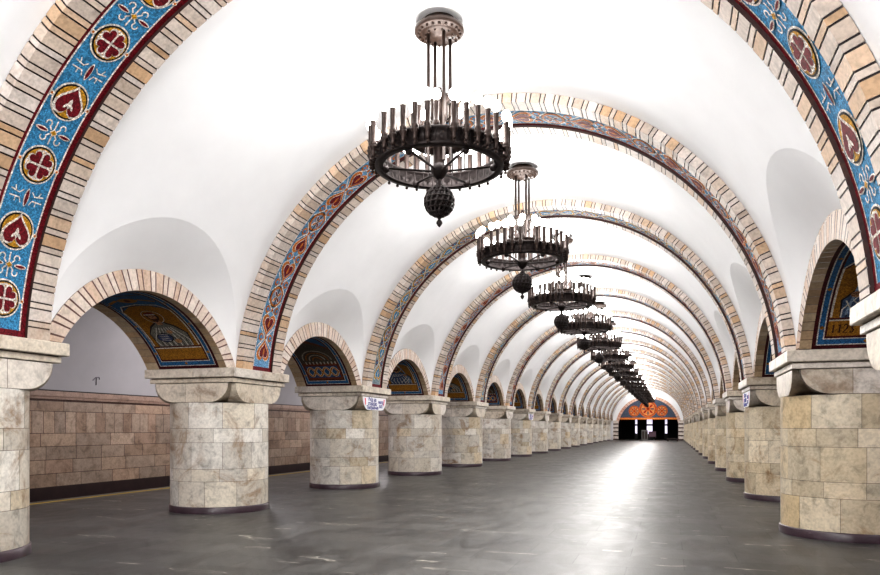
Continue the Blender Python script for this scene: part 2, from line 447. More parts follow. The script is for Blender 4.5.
for k in range(NP):
    for sx in (-1, 1):
        side = 'left' if sx < 0 else 'right'
        lab = f'round beige marble pillar under square capital, {ORD[k]} from the camera in the {side} row'
        if k == 0 and sx < 0: lab = 'round beige marble pillar cut by the left edge of the photo'
        if k == 0 and sx > 0: lab = 'marble pillar whose square capital just enters at the right edge'
        if k == 1 and sx < 0: lab = 'large whole beige marble pillar in the left foreground, second in its row'
        if k == 1 and sx > 0: lab = 'broad stained marble pillar in the right foreground, cut by the photo edge'
        if k == 2 and sx < 0: lab = 'left marble pillar with a blue and white sign on its capital, third in row'
        if len(vs) < 6: vs.append(make_pillar(100+len(vs), lab, (PX*sx, yp(k), 0), LG if sx < 0 else RG))
        else:
            p = vs[2*((k+k//3) % 3)+(sx > 0)]
            dup(p, (PX*sx, yp(k), 0), (k*2+(sx > 0))*pi/2 % (2*pi), lab, LG if sx < 0 else RG)

# ------------------------------------------------------------------ arcade arches between pillars
FT = asin((ZS-AZ)/AR)                         # angle of the springing
XB = AXB-AX-.004
def brick_ring(seed):
    rng = random.Random(seed); mb = MB(); th = FT+.002; top = pi-th; fo = asin((ZS-AZO)/ARO)+.002
    pitch = [(.115, 0), (.022, 1), (.064, 0), (.022, 1)]; tot = sum(p[0] for p in pitch); n = round((top-th)*AR/tot); sc = (top-th)*AR/(n*tot)
    jc = L(96, 58, 54)
    zc = lambda z: z
    for k in range(n):
        for w, j in pitch:
            t2 = th+w*sc/AR; d = .004 if j else 0
            c = rng.choice([(216, 198, 184), (210, 190, 175), (220, 206, 195), (206, 180, 160)]); c = jc if j else L(*c)
            P = lambda t: (-d, AR*cos(t), AZ+AR*sin(t))
            def Q(t, x=-d):
                u = fo+(pi-2*fo)*(t-FT)/(pi-2*FT); return (x, ARO*cos(u), AZO+ARO*sin(u))
            mb.face([P(th), P(t2), Q(t2), Q(th)], c)
            mb.face([Q(th), Q(t2), Q(t2, -.015), Q(th, -.015)], c)
            th = t2
    return mb
def soffit_edge(u0, u1, seed):
    rng = random.Random(seed); mb = MB(); th = FT; n = 30; da = (pi-2*FT)/n
    for k in range(n):
        f = rng.uniform(.88, 1.05); c = L(*[q*f for q in rng.choice([(188, 164, 134), (178, 152, 122), (196, 176, 148)])])
        P = lambda t, u, d=0: (-u, (AR+d)*cos(t), AZ+(AR+d)*sin(t))
        ja = .008/AR
        mb.grid([[P(t, u) for t in (th, th+(da-ja)/2, th+da-ja)] for u in (u0, u1)], c)
        mb.face([P(th+da-ja, u0, .003), P(th+da, u0, .003), P(th+da, u1, .003), P(th+da-ja, u1, .003)], L(84, 62, 52))
        th += da
    return mb
U0, U1 = .135, XB-.24                           # mosaic panel across the soffit
PW = U1-U0; PL = (pi/2-FT)*AR                  # panel width and length (foot to crown)
def panel(kind, end, text=None):
    """half-soffit mosaic; end=+1 the half on the +y side. s runs up from the springing, u across"""
    mb = MB()
    def fn(s, u, lay):
        th = FT+s/AR; r = AR-.003*lay+.002
        return (-(U0+u), end*r*cos(th), AZ+r*sin(th))
    cv = Canvas(mb, fn, .1)
    mar = L(70, 22, 28); blu = L(48, 98, 142); gld = L(152, 106, 38); wht = L(206, 200, 190)
    def rect(s0, s1, u0, u1, col, lay): cv.band(s0, s1, u0, u1, col, lay, max(1, int((s1-s0)/.08)+1))
    rect(0, PL, 0, PW, mar, 0)
    rect(.05, PL, .045, PW-.045, wht, 1); rect(.065, PL, .058, PW-.058, blu, 2); rect(.135, PL, .112, PW-.112, wht, 3); rect(.15, PL, .125, PW-.125, mar, 4)
    a, b = .148, PW-.148
    for q in (.3, .9, 1.5):
        for uu in (.085, PW-.085): cv.disc((q, uu), .03, gld, 3, 4)
    cv.disc((.1, PW/2), .028, gld, 3, 4)
    rect(.18, PL-.02, a, b, gld if kind != 'braid' else L(112, 62, 36), 5)
    if kind in ('bust', 'staff'):
        rect(.40, .42, a, b, wht, 6); rect(.42, .445, a, b, mar, 6)
        # blue spandrels and gabled frame above the figure
        m = (a+b)/2
        cv.poly([(1.30, a), (PL-.02, a), (PL-.02, b), (1.30, b), (1.47, b-.12), (1.47, a+.12)], blu, 6)
        cv.stroke([(.46, a+.012), (1.30, a+.012), (1.47, a+.12), (1.53, m), (1.47, b-.12), (1.30, b-.012), (.46, b-.012)], .024, wht, 7)
        cv.stroke([(1.30, a+.03), (1.45, a+.14), (1.50, m), (1.45, b-.14), (1.30, b-.03)], .018, mar, 8)
        cv.spindle((1.70, m), .10, .17, 0, gld, 7); cv.disc((1.70, m), .05, mar, 8, 10); cv.stroke([(1.60, a+.03), (1.72, m-.18)], .05, gld, 7); cv.stroke([(1.60, b-.03), (1.72, m+.18)], .05, gld, 7)
        robe = L(122, 120, 112) if kind == 'bust' else L(74, 92, 120); dk = L(36, 32, 38); skin = L(176, 132, 98)
        # shoulders and arms
        cv.poly([(.45, m-.33), (.72, m-.355), (.90, m-.22), (.99, m-.08), (.99, m+.08), (.90, m+.22), (.72, m+.355), (.45, m+.33)], dk, 7, (.7, m))
        cv.poly([(.45, m-.315), (.72, m-.335), (.88, m-.20), (.97, m-.07), (.97, m+.07), (.88, m+.20), (.72, m+.335), (.45, m+.315)], robe, 8, (.7, m))
        for q in range(7):
            uu = m-.29+.097*q
            cv.stroke([(.46, uu-.03), (.58, uu+.03*(q-3)/3), (.70, uu*.8+m*.2), (.86, m+(uu-m)*.45)], .016, wht, 9)
            cv.stroke([(.46, uu+.025), (.56, uu+.035), (.64, uu+.02)], .012, dk, 9)
        if kind == 'bust':
            cv.disc((.64, m+.10), .10, dk, 10, 18, .15); cv.disc((.64, m+.10), .085, L(58, 70, 104), 11, 18, .13)
            for q in range(4): cv.stroke([(.58+.04*q, m+.02), (.60+.04*q, m+.18)], .01, wht, 12)
            cv.disc((.56, m-.1), .045, skin, 10, 12, .06); cv.disc((.76, m-.05), .04, skin, 10, 12, .055)
        else:
            cv.stroke([(.5, m-.27), (1.05, m-.20), (1.30, m-.165)], .03, GREYB, 10); cv.spindle((1.33, m-.16), .08, .035, .1, wht, 11)
            cv.disc((.82, m-.21), .05, skin, 11, 12, .06); cv.stroke([(.84, m-.26), (.84, m-.17)], .01, dk, 12); cv.stroke([(.81, m-.26), (.81, m-.17)], .01, dk, 12); cv.stroke([(.72, m-.30), (.6, m-.24), (.5, m-.12), (.46, m-.2)], .016, wht, 11); cv.stroke([(.72, m-.22), (.62, m-.14), (.52, m-.02)], .016, wht, 11)
            cv.stroke([(.72, m+.2), (.74, m), (.81, m-.16)], .06, L(52, 66, 108), 10); cv.stroke([(.75, m+.2), (.77, m), (.83, m-.15)], .01, wht, 11)
        # head
        cv.poly([(.93, m-.05), (1.06, m-.05), (1.06, m+.05), (.93, m+.05)], skin, 9)
        cv.disc((1.14, m), .165, gld, 7, 24, .165); cv.circ((1.14, m), .17, .012, wht, 8)
        cv.disc((1.15, m), .118, L(56, 34, 28), 9, 20, .1); cv.disc((1.14, m), .088, skin, 10, 20, .07)
        cv.poly([(1.10, m-.06), (1.09, m), (1.10, m+.06), (1.04, m+.05), (1.0, m), (1.04, m-.05)], L(70, 42, 32), 11)
        for sd in (-1, 1):
            cv.disc((1.155, m+.03*sd), .009, dk, 11, 8, .016); cv.stroke([(1.178, m+.012*sd), (1.180, m+.05*sd)], .009, dk, 11)
        cv.stroke([(1.15, m), (1.115, m+.006)], .012, L(130, 88, 64), 11); cv.stroke([(1.088, m-.022), (1.088, m+.022)], .01, L(140, 50, 46), 12)
        cv.poly([(1.22, m-.1), (1.22, m+.1), (1.27, m+.07), (1.275, m-.07)], L(120, 46, 40), 11); cv.stroke([(1.217, m-.1), (1.217, m+.1)], .025, wht, 12)
        if text:
            for ch, pts in enumerate(text):
                for st in pts: cv.stroke([(.23+.12*y, a+.035+.068*ch+.05*x) for x, y in st], .017, L(58, 34, 22), 7)
    else:
        m = (a+b)/2; fr = L(168, 160, 148)
        rect(.22, .60, a+.02, b-.02, L(108, 46, 34), 6); rect(.24, .58, a+.04, b-.04, L(60, 84, 120), 7)
        w = b-a-.10
        for ph in (0, pi):
            P = [(.41+.12*sin(ph+2*pi*2*i/40), a+.05+w*i/40) for i in range(41)]
            cv.stroke(P, .06, wht, 8 if ph else 9); cv.stroke(P, .035, L(176, 120, 60), 10 if ph else 11)
        for q in range(4): cv.disc((.41, a+.05+w*(q+.5)/4), .045, blu, 12, 4)
        cv.poly([(.66, a), (1.15, a), (1.55, m), (1.15, b), (.66, b)], L(82, 74, 66), 6, (1.0, m))
        for q in range(4):
            r = .30-.07*q
            cv.stroke(cv.arcpts((.78, m), r*1.15, -pi/2, pi/2, 14), .03, fr if q % 2 == 0 else L(150, 98, 52), 7+q)
        for q in range(9): rect(.64, .72, a+.02+q*(b-a-.06)/9, a+.05+q*(b-a-.06)/9, wht, 8)
        cv.poly([(1.25, a), (PL-.02, a), (PL-.02, m)], blu, 8); cv.poly([(1.25, b), (PL-.02, b), (PL-.02, m)], blu, 8)
    return mb
DIG = {'1': [[(.2, .8), (.5, 1), (.5, 0)]], '2': [[(0, .8), (.3, 1), (.8, .85), (.7, .5), (0, 0), (.9, 0)]], '3': [[(0, 1), (.8, 1), (.35, .55), (.8, .3), (.5, 0), (0, .1)]]}
yr = [DIG[c] for c in '1123']
ARCG = {-1: 'arcade arches along the left side', 1: 'arcade arches along the right side'}
def make_arch(kind, label, loc, rz, grp, seed):
    t = thing('arcade_arch', label, 'arch', loc, rz, grp)
    brick_ring(seed).build('brick_ring', 'rib_brick', t)
    soffit_edge(0, U0, seed+1).build('soffit_edge', 'rib_brick', t); soffit_edge(U1, XB, seed+2).build('soffit_edge', 'rib_brick', t)
    for e in (1, -1): panel(kind, e, yr if kind == 'staff' and e < 0 else None).build('mosaic_panel', 'panel_mosaic', t)
    return t
AP = {}
KINDS_L = ['bust', 'braid', 'staff']; KINDS_R = ['staff', 'bust', 'braid']
for k in range(NP):
    for sx in (-1, 1):
        kind = (KINDS_L if sx < 0 else KINDS_R)[k % 3]; side = 'left' if sx < 0 else 'right'
        loc = (AX*sx, yp(k+.5), 0); rz = 0 if sx < 0 else pi
        what = {'bust': 'bearded figure mosaic', 'braid': 'braided band mosaic', 'staff': 'robed figure mosaic'}[kind]
        nxt = f'{ORD[k]} and {ORD[k+1]} {side} pillars' if k < NP-1 else f'last {side} pillar and end pier'
        lab = f'brick-ringed arcade arch with {what} between the {nxt}'
        if kind not in AP: AP[kind] = make_arch(kind, lab, loc, rz, ARCG[sx], 300+10*k)
        else: dup(AP[kind], loc, rz, lab, ARCG[sx])

# ------------------------------------------------------------------ vault, aisles, floor
def vault():
    mb = MB(); EH = 1.90; EV = 1.82; T = 36
    P0 = asin((ZS-AZO)/ARO)
    for k in range(-3, NP):
        yc = yp(k+.5)
        for sx in (-1, 1):
            cols = []
            if k >= 0:
                ys = [(-2.5, ZS), (-2.2, ZS), (-EH, ZS)]+[(-EH*cos(pi*i/T), ZS+EV*sin(pi*i/T)) for i in range(1, T)]+[(EH, ZS), (2.2, ZS), (2.5, ZS)]
            else: ys = [(-2.5, ZS), (0, ZS), (2.5, ZS)]
            M = 22
            rows = []
            for y, z in ys:
                t0 = asin((z-RZ)/RV)
                rows.append([(sx*RV*cos(t0+(pi/2-t0)*j/M), yc+y, RZ+RV*sin(t0+(pi/2-t0)*j/M)) for j in range(M+1)])
            mb.grid(rows)
            if k >= 0:
                rows = []
                for i in range(T+1):
                    y, z = -EH*cos(pi*i/T), ZS+EV*sin(pi*i/T); t0 = asin((z-RZ)/RV); E = Vector((sx*RV*cos(t0), yc+y, z))
                    ph = pi-P0-(pi-2*P0)*i/T; Wp = Vector((sx*(AX+.02), yc+ARO*cos(ph), AZO+ARO*sin(ph)))
                    rows.append([E.lerp(Wp, q/6) for q in range(7)])
                mb.grid(rows)
    return mb
struct(vault().build('ceiling', 'plaster', None, False))
# side walls of the hall behind the camera (plain) 
mb = MB()
for sx in (-1, 1):
    mb.face([(sx*4.16, YB, 0), (sx*4.16, 4.7, 0), (sx*4.16, 4.7, ZS+.01), (sx*4.16, YB, ZS+.01)])
    mb.face([(sx*4.16, 4.7, 0), (sx*AXB, 4.7, 0), (sx*AXB, 4.7, ZS+.01), (sx*4.16, 4.7, ZS+.01)])
    mb.face([(sx*4.16, YB, ZS), (sx*4.16, 5.68, ZS), (sx*AXB, 5.68, ZS), (sx*AXB, YB, ZS)])
struct(mb.build('wall_near_sides', 'plaster'))
mb = MB(); mb.face([(-TW-.5, YB, -1.3), (TW+.5, YB, -1.3), (TW+.5, YB, 6.6), (-TW-.5, YB, 6.6)]); struct(mb.build('wall_back', 'plaster'))

for sx, side in ((-1, 'left'), (1, 'right')):
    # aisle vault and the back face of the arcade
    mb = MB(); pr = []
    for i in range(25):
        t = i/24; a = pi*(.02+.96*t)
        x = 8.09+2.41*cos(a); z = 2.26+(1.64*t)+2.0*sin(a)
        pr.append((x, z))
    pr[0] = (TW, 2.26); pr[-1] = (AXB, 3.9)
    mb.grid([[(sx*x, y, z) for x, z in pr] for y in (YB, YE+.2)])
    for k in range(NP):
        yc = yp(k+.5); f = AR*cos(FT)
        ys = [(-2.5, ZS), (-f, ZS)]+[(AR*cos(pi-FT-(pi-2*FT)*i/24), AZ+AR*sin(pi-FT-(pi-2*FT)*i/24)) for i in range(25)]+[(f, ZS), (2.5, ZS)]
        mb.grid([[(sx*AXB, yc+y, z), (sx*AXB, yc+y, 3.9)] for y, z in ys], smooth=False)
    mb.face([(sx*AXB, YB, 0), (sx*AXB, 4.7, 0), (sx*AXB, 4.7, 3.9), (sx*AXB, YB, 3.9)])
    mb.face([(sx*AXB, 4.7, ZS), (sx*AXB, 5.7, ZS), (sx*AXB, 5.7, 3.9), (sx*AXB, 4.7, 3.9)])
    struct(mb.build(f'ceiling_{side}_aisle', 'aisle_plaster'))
    # clad track wall
    rng = random.Random(40+sx); mb = MB()
    rows = [(.105, .40, .85), (.40, .71, .95), (.71, 1.005, .8), (1.005, 1.30, .9), (1.30, 1.79, .30), (1.79, 2.02, 1.1)]
    for z0, z1, w in rows:
        y = YB-rng.random()*w
        while y < YE:
            ww = w*rng.uniform(.8, 1.2) if w > .5 else w
            c = rng.choice([(196, 172, 150), (190, 164, 142), (182, 156, 136), (200, 178, 158), (186, 166, 148)]); q = rng.uniform(.9, 1.05)
            y1 = min(y+ww, YE)
            mb.face([(sx*TW, y, z0), (sx*TW, y1-.014, z0), (sx*TW, y1-.014, z1-.012), (sx*TW, y, z1-.012)], L(*[min(255, v*q) for v in c]))
            y += ww
    mb.face([(sx*(TW+.004), YB, .1), (sx*(TW+.004), YE, .1), (sx*(TW+.004), YE, 2.05), (sx*(TW+.004), YB, 2.05)], L(84, 58, 52))
    for z0, z1, d, c in ((2.02, 2.055, .0, (92, 66, 58)), (2.055, 2.12, .03, (170, 142, 126)), (2.12, 2.235, .05, (180, 154, 138)), (2.235, 2.262, .045, (40, 32, 34))):
        mb.box(min(sx*TW, sx*(TW-d)), max(sx*TW, sx*(TW-d))+1e-4, YB, YE, z0, z1, L(*c))
    struct(mb.build(f'wall_{side}', 'wall_cladding'))
    mb = MB(); mb.face([(sx*TW, YB, -1.3), (sx*TW, YE, -1.3), (sx*TW, YE, .105), (sx*TW, YB, .105)]); struct(mb.build(f'baseboard_{side}', 'dark_plinth'))
    mb = MB(); mb.face([(sx*TW, YB, -1.3), (sx*TW, YE, -1.3), (sx*PE, YE, -1.3), (sx*PE, YB, -1.3)]); mb.face([(sx*PE, YB, -1.3), (sx*PE, YE, -1.3), (sx*PE, YE, 0), (sx*PE, YB, 0)])
    struct(mb.build(f'floor_{side}_trackbed', 'trench_concrete'))
    mb = MB(); mb.box(min(sx*8.58, sx*8.68), max(sx*8.58, sx*8.68), YB, YE, .0, .003); o = mb.build(f'trim_{1 if sx < 0 else 2}', 'yellow_paint'); struct(o)
mb = MB(); mb.face([(-PE, YB, 0), (PE, YB, 0), (PE, YE+9, 0), (-PE, YE+9, 0)]); struct(mb.build('floor', 'floor_granite'))

# ------------------------------------------------------------------ far end of the hall
EZ, ER, ERO = 1.55, 3.52, 3.86
def ec(r, t, y): return (r*cos(t), y, EZ+r*sin(t))
mb = MB()
n = 48
for i in range(n):
    t, u = pi*i/n, pi*(i+1)/n
    mb.face([ec(ERO, t, YE+.02), ec(ERO, u, YE+.02), (4.3*cos(u), YE+.02, RZ+4.3*sin(u)), (4.3*cos(t), YE+.02, RZ+4.3*sin(t))])
for sx in (-1, 1):
    mb.face([(sx*ERO, YE+.02, EZ), (sx*4.3, YE+.02, RZ), (sx*4.3, YE+.02, 0), (sx*ERO, YE+.02, 0)])
    mb.face([(sx*4.3, YE+.02, -1.3), (sx*(TW+.2), YE+.02, -1.3), (sx*(TW+.2), YE+.02, 6), (sx*4.3, YE+.02, 6)])
struct(mb.build('wall_far', 'plaster'))
t = thing('end_mosaic_wall', 'far end arch with orange medallion mosaic on blue above the dark doorway', 'mosaic', (0, YE, 0))
mb = MB(); rng = random.Random(5)
for i in range(34):
    a0, a1 = pi*i/34, pi*(i+1)/34
    for q0, q1, j in ((0, .9, 0), (.9, 1, 1)):
        b0, b1 = a0+(a1-a0)*q0, a0+(a1-a0)*q1; c = L(150, 84, 66) if j else L(*rng.choice([(226, 186, 166), (216, 170, 150), (230, 196, 178)]))
        mb.face([ec(ER, b0, -.03), ec(ER, b1, -.03), ec(ERO, b1, -.03), ec(ERO, b0, -.03)], c); mb.face([ec(ER, b0, -.03), ec(ER, b1, -.03), ec(ER, b1, .3), ec(ER, b0, .3)], c)
        mb.face([ec(ERO, b0, -.03), ec(ERO, b1, -.03), ec(ERO, b1, .05), ec(ERO, b0, .05)], c)
mb.build('arch_ring', 'rib_brick', t)
mb = MB(); ZL = 2.72
ta = asin((ZL-EZ)/ER); pts = [ec(ER, ta+(pi-2*ta)*i/40, .06) for i in range(41)]
mb.face(pts, L(84, 96, 116)); mb.build('mosaic_field', 'mosaic', t)
def medallion(cx, cz, r, seed):
    mb = MB(); cv = Canvas(mb, lambda s, u, lay: (cx+s, .055-.004*lay, cz+u), 9)
    O1, O2 = L(214, 104, 40), L(236, 150, 84)
    cv.disc((0, 0), r, O1, 0, 30); cv.disc((0, 0), r*.86, L(150, 84, 60), 1, 30); cv.disc((0, 0), r*.78, O2, 2, 30)
    rng = random.Random(seed)
    for q in range(8):
        a = q*pi/4; cv.spindle((r*.48*cos(a), r*.48*sin(a)), r*.24, r*.11, a, L(176, 58, 34) if q % 2 else L(120, 100, 96), 3)
    cv.disc((0, 0), r*.24, O1, 4, 14); cv.disc((0, 0), r*.13, L(150, 40, 30), 5, 12)
    return mb
for cx, cz, r in ((-1.62, 3.55, .66), (0, 3.80, 1.04), (1.62, 3.55, .66)): medallion(cx, cz, r, int(cx*10)).build('medallion', 'mosaic', t)
mb = MB(); mb.box(-3.40, 3.40, -.02, .10, 2.50, 2.74, L(226, 124, 44)); mb.box(-3.40, 3.40, -.03, .0, 2.60, 2.64, L(240, 180, 110)); mb.build('lintel', 'mosaic', t)
for sx, s in ((-1, 'left'), (1, 'right')):
    t = thing('striped_pier', f'pier striped in white and dark red bands on the {s} of the far doorway', 'pier', (sx*3.80, YE-.05, 0), 0, 'striped piers beside the far doorway')
    a = MB(); b = MB()
    for q in range(5):
        a.box(-.30, .30, -.35, .0, q*.47+.15, q*.47+.47, L(232, 222, 212))
        b.box(-.31, .31, -.36, .0, q*.47, q*.47+.15, L(58, 18, 16))
    a.box(-.33, .33, -.4, .0, 2.35, 2.38, L(222, 206, 190))
    a.build('white_courses', 'capital_marble', t); b.build('dark_courses', 'rib_brick', t)
# dark hall beyond
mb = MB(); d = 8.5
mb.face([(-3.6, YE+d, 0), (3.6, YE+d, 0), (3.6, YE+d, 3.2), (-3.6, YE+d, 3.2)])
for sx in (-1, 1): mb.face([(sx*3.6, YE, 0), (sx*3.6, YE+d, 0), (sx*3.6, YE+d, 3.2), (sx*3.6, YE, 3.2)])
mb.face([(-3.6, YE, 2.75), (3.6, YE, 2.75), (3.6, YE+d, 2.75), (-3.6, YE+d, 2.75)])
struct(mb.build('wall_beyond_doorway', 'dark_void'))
for i, (x, w, z0, z1) in enumerate(((-1.45, .24, .8, 2.6), (.15, .66, .75, 2.6), (2.1, .26, .8, 2.6))):
    mb = MB(); mb.box(x-w/2, x+w/2, YE+1.45, YE+1.5, z0, z1); o = mb.build(f'window_{i+1}', 'lit_glass'); struct(o)
    mb = MB()
    mb.box(x-w/2-.08, x-w/2, YE+1.4, YE+1.5, 0, 2.7); mb.box(x+w/2, x+w/2+.08, YE+1.4, YE+1.5, 0, 2.7); mb.box(x-w/2, x+w/2, YE+1.4, YE+1.44, 1.75, 1.95); mb.box(x-w/2, x+w/2, YE+1.4, YE+1.5, 0, z0)
    f = mb.build('window_frame', 'dark_void', o)
    f.parent = o
t = thing('control_booth', 'grey box standing before the dark far doorway', 'booth', (-.35, YE-1.2, 0))
mb = MB(); mb.box(-.36, .36, -.25, .25, 0, 1.16); mb.box(-.40, .40, -.29, .29, 1.16, 1.21); mb.build('cabinet', 'grey_metal', t)
mb = MB(); mb.box(-.3, -.03, -.262, -.25, .15, 1.08); mb.box(.03, .3, -.262, -.25, .15, 1.08); mb.build('door_panel', 'dark_plinth', t)
t = thing('ticket_counter', 'low plum-coloured counter beside the grey box at the far doorway', 'counter', (.53, YE-1.0, 0))
mb = MB(); mb.box(-.42, .42, -.25, .25, .42, 1.0); mb.box(-.46, .46, -.3, .3, 1.0, 1.06); mb.build('counter_body', 'plum_panel', t)
for x in (-.38, .38):
    for y in (-.2, .2):
        mb = MB(); mb.box(x-.03, x+.03, y-.03, y+.03, 0, .42); mb.build('leg', 'dark_plinth', t)
t = thing('bench', 'low dark bench on the floor right of the far doorway', 'bench', (2.85, 82.2, 0))
mb = MB(); mb.box(-.62, .62, -.22, .22, .26, .34); mb.build('seat', 'dark_plinth', t)
for x in (-.5, .5): mb = MB(); mb.box(x-.06, x+.06, -.2, .2, 0, .26); mb.build('leg', 'dark_plinth', t)

# ------------------------------------------------------------------ chandeliers
def chand_parts():
    P = []
    m = MB(); m.lathe([(.001, 6.055), (.09, 6.05), (.10, 6.07), (.19, 6.072), (.20, 6.09), (.215, 6.10), (.275, 6.10), (.295, 6.11), (.295, 6.155), (.27, 6.175), (.20, 6.18), (.19, 6.25), (.001, 6.25)], 40)
    for i in range(20): a = 2*pi*i/20; m.sphere((.247*cos(a), .247*sin(a), 6.09), .018, 8, 4)
    for i in range(12): a = 2*pi*i/12; m.sphere((.165*cos(a), .165*sin(a), 6.06), .013, 8, 4)
    P.append(('canopy', 'bronze_warm', m, []))
    for i in range(4):
        a = radians(-72+22)+i*pi/2; c, s = .14*cos(a), .14*sin(a); m = MB(); m.tube((c, s, 4.55), (c, s, 6.06), .02, 8)
        for z in (5.62, 5.64): m.sphere((c, s, z), .021, 8, 4)
        P.append(('rod', 'bronze_warm', m, []))
    # outer ring with pierced crosses in relief
    m = MB(); R0, R1 = .70, .735
    m.lathe([(R0, 4.52), (R0, 4.67), (R0-.012, 4.69), (R1+.02, 4.70), (R1+.025, 4.675), (R1, 4.665), (R1, 4.535), (R1+.03, 4.52), (R1+.03, 4.495), (R0-.03, 4.495), (R0-.02, 4.515), (R0, 4.52)], 72)
    for i in range(36):
        a = 2*pi*i/36
        for r, sg in ((R1, 1), (R0, -1)):
            e = Vector((cos(a), sin(a), 0)); tt = Vector((-sin(a), cos(a), 0)); c = e*(r+.004*sg)+Vector((0, 0, 4.6))
            for du, dz, hu, hz in ((0, 0, .012, .04), (0, 0, .036, .013)):
                q = [c+e*.006*sg+tt*x*hu+Vector((0, 0, y*hz)) for x, y in ((-1, -1), (1, -1), (1, 1), (-1, 1))]; m.face(q, (1, 1, 1, 1))
            b = a+pi/36; e2 = Vector((cos(b), sin(b), 0)); m.tube(e2*(r+.004*sg)+Vector((0, 0, 4.53)), e2*(r+.004*sg)+Vector((0, 0, 4.665)), .007, 5)
    P.append(('ring', 'bronze_dark', m, []))
    for i in range(6):
        a = i*pi/3+.27; m = MB(); m.tube((.04*cos(a), .04*sin(a), 4.46), (.71*cos(a), .71*sin(a), 4.515), .014, 8); m.sphere((.64*cos(a), .64*sin(a), 4.495), .045, 10, 6); m.tube((.3*cos(a), .3*sin(a), 4.482), (.3*cos(a), .3*sin(a), 4.79), .008, 6)
        P.append(('spoke', 'bronze_dark', m, []))
    m = MB(); m.lathe([(.001, 4.36), (.03, 4.37), (.075, 4.41), (.10, 4.46), (.105, 4.50), (.06, 4.54), (.05, 4.60), (.001, 4.61)], 24); P.append(('hub', 'bronze_dark', m, []))
    # inner crown
    m = MB(); m.lathe([(.285, 4.78), (.285, 4.86), (.275, 4.875), (.32, 4.88), (.32, 4.86), (.305, 4.855), (.305, 4.79), (.325, 4.775), (.285, 4.78)], 40)
    for i in range(24):
        a = 2*pi*i/24; m.sphere((.305*cos(a), .305*sin(a), 4.82), .022, 8, 4); 
    for i in range(6):
        a = i*pi/3+.27; m.tube((.06*cos(a), .06*sin(a), 4.80), (.29*cos(a), .29*sin(a), 4.80), .010, 6)
    m.lathe([(.06, 4.55), (.07, 4.75), (.10, 4.80), (.06, 4.86), (.05, 5.02), (.09, 5.06), (.11, 5.14), (.10, 5.26), (.15, 5.30), (.15, 5.34), (.04, 5.37), (.03, 5.45)], 20)
    for i in range(8):
        a = 2*pi*i/8; pts = [Vector((r*cos(a), r*sin(a), z)) for r, z in ((.06, 4.92), (.12, 4.96), (.17, 5.04), (.14, 5.1), (.10, 5.06))]
        for p, q in zip(pts, pts[1:]): m.tube(p, q, .010, 5)
    P.append(('inner_crown', 'bronze', m, []))
    # pierced ball with finial
    m = MB(); r, zc = .178, 4.10
    for k in range(1, 9):
        t0 = pi*k/9; z = zc-r*cos(t0); rr = r*sin(t0)
        seg = 26
        for j in range(seg):
            a, b = 2*pi*j/seg, 2*pi*(j+1)/seg; m.tube((rr*cos(a), rr*sin(a), z), (rr*cos(b), rr*sin(b), z), .013, 5)
    for j in range(16):
        a = 2*pi*j/16
        for k in range(10):
            t0, t1 = pi*(k/10*.94+.03), pi*((k+1)/10*.94+.03); tw = .35
            f = lambda t, a: (r*sin(t)*cos(a+tw*t), r*sin(t)*sin(a+tw*t), zc-r*cos(t)); m.tube(f(t0, a), f(t1, a), .012, 5)
    m.sphere((0, 0, zc), r*.86, 24, 14); m.lathe([(.02, 4.38), (.03, 4.32), (.055, 4.29), (.06, 4.27), (.001, 4.265)], 16)
    fn = MB(); fn.lathe([(.04, 3.925), (.02, 3.90), (.015, 3.885), (.033, 3.865), (.038, 3.845), (.025, 3.82), (.008, 3.80), (.001, 3.795)], 14)
    P.append(('pierced_ball', 'bronze_dark', m, [('finial', 'bronze_dark', fn)]))
    return P
def candle_mb(r, a, z0, z1, outer):
    c, s = r*cos(a), r*sin(a); m = MB()
    m.lathe([(.022, z0), (.036, z0+.015), (.040, z0+.05), (.030, z0+.06), (.030, z1-.02), (.034, z1-.012), (.034, z1), (.001, z1+.002)], 12, (c, s))
    if outer:
        m.lathe([(.001, z0-.12), (.018, z0-.115), (.028, z0-.09), (.02, z0-.06), (.03, z0-.03), (.045, z0-.005), (.045, z0+.01), (.022, z0+.02)], 12, (c, s))
        for z in (z0-.03, z0-.10): m.tube((.74*cos(a), .74*sin(a), z), (c, s, z), .012, 6)
        m.sphere((c, s, z0-.14), .02, 8, 5)
    b = MB(); b.lathe([(.016, z1), (.02, z1+.015), (.05, z1+.045), (.056, z1+.08), (.044, z1+.118), (.02, z1+.14), (.001, z1+.145)], 14, (c, s))
    return m, b
ch = thing('chandelier', '', 'chandelier', (0, yp(.5)-.1, 0), 0, 'bronze ring chandeliers along the vault')
for nm, mt, m, sub in chand_parts():
    o = m.build(nm, mt, ch)
    for n2, m2, mm in sub: mm.build(n2, m2, o)
CA = []
for g in range(6):
    for j in range(5): CA.append(radians(-72+31+60*g+(j-2)*10))
rng = random.Random(3)
for a in CA:
    m, b = candle_mb(.815, a, 4.64, 4.93, True); o = m.build('candle', 'bronze', ch); b.build('bulb', 'bulb_glow', o)
for i in range(8):
    m, b = candle_mb(.31, 2*pi*i/8+.2, 4.88, 5.16, False); o = m.build('candle', 'bronze', ch); b.build('bulb', 'bulb_glow', o)
ch['label'] = 'nearest bronze ring chandelier, large, with pierced ball hanging below'
for k in range(1, NP):
    dup(ch, (0, yp(k+.5)-.1, 0), 0, f'{ORD[k]} bronze ring chandelier from the camera, hanging from the white vault')

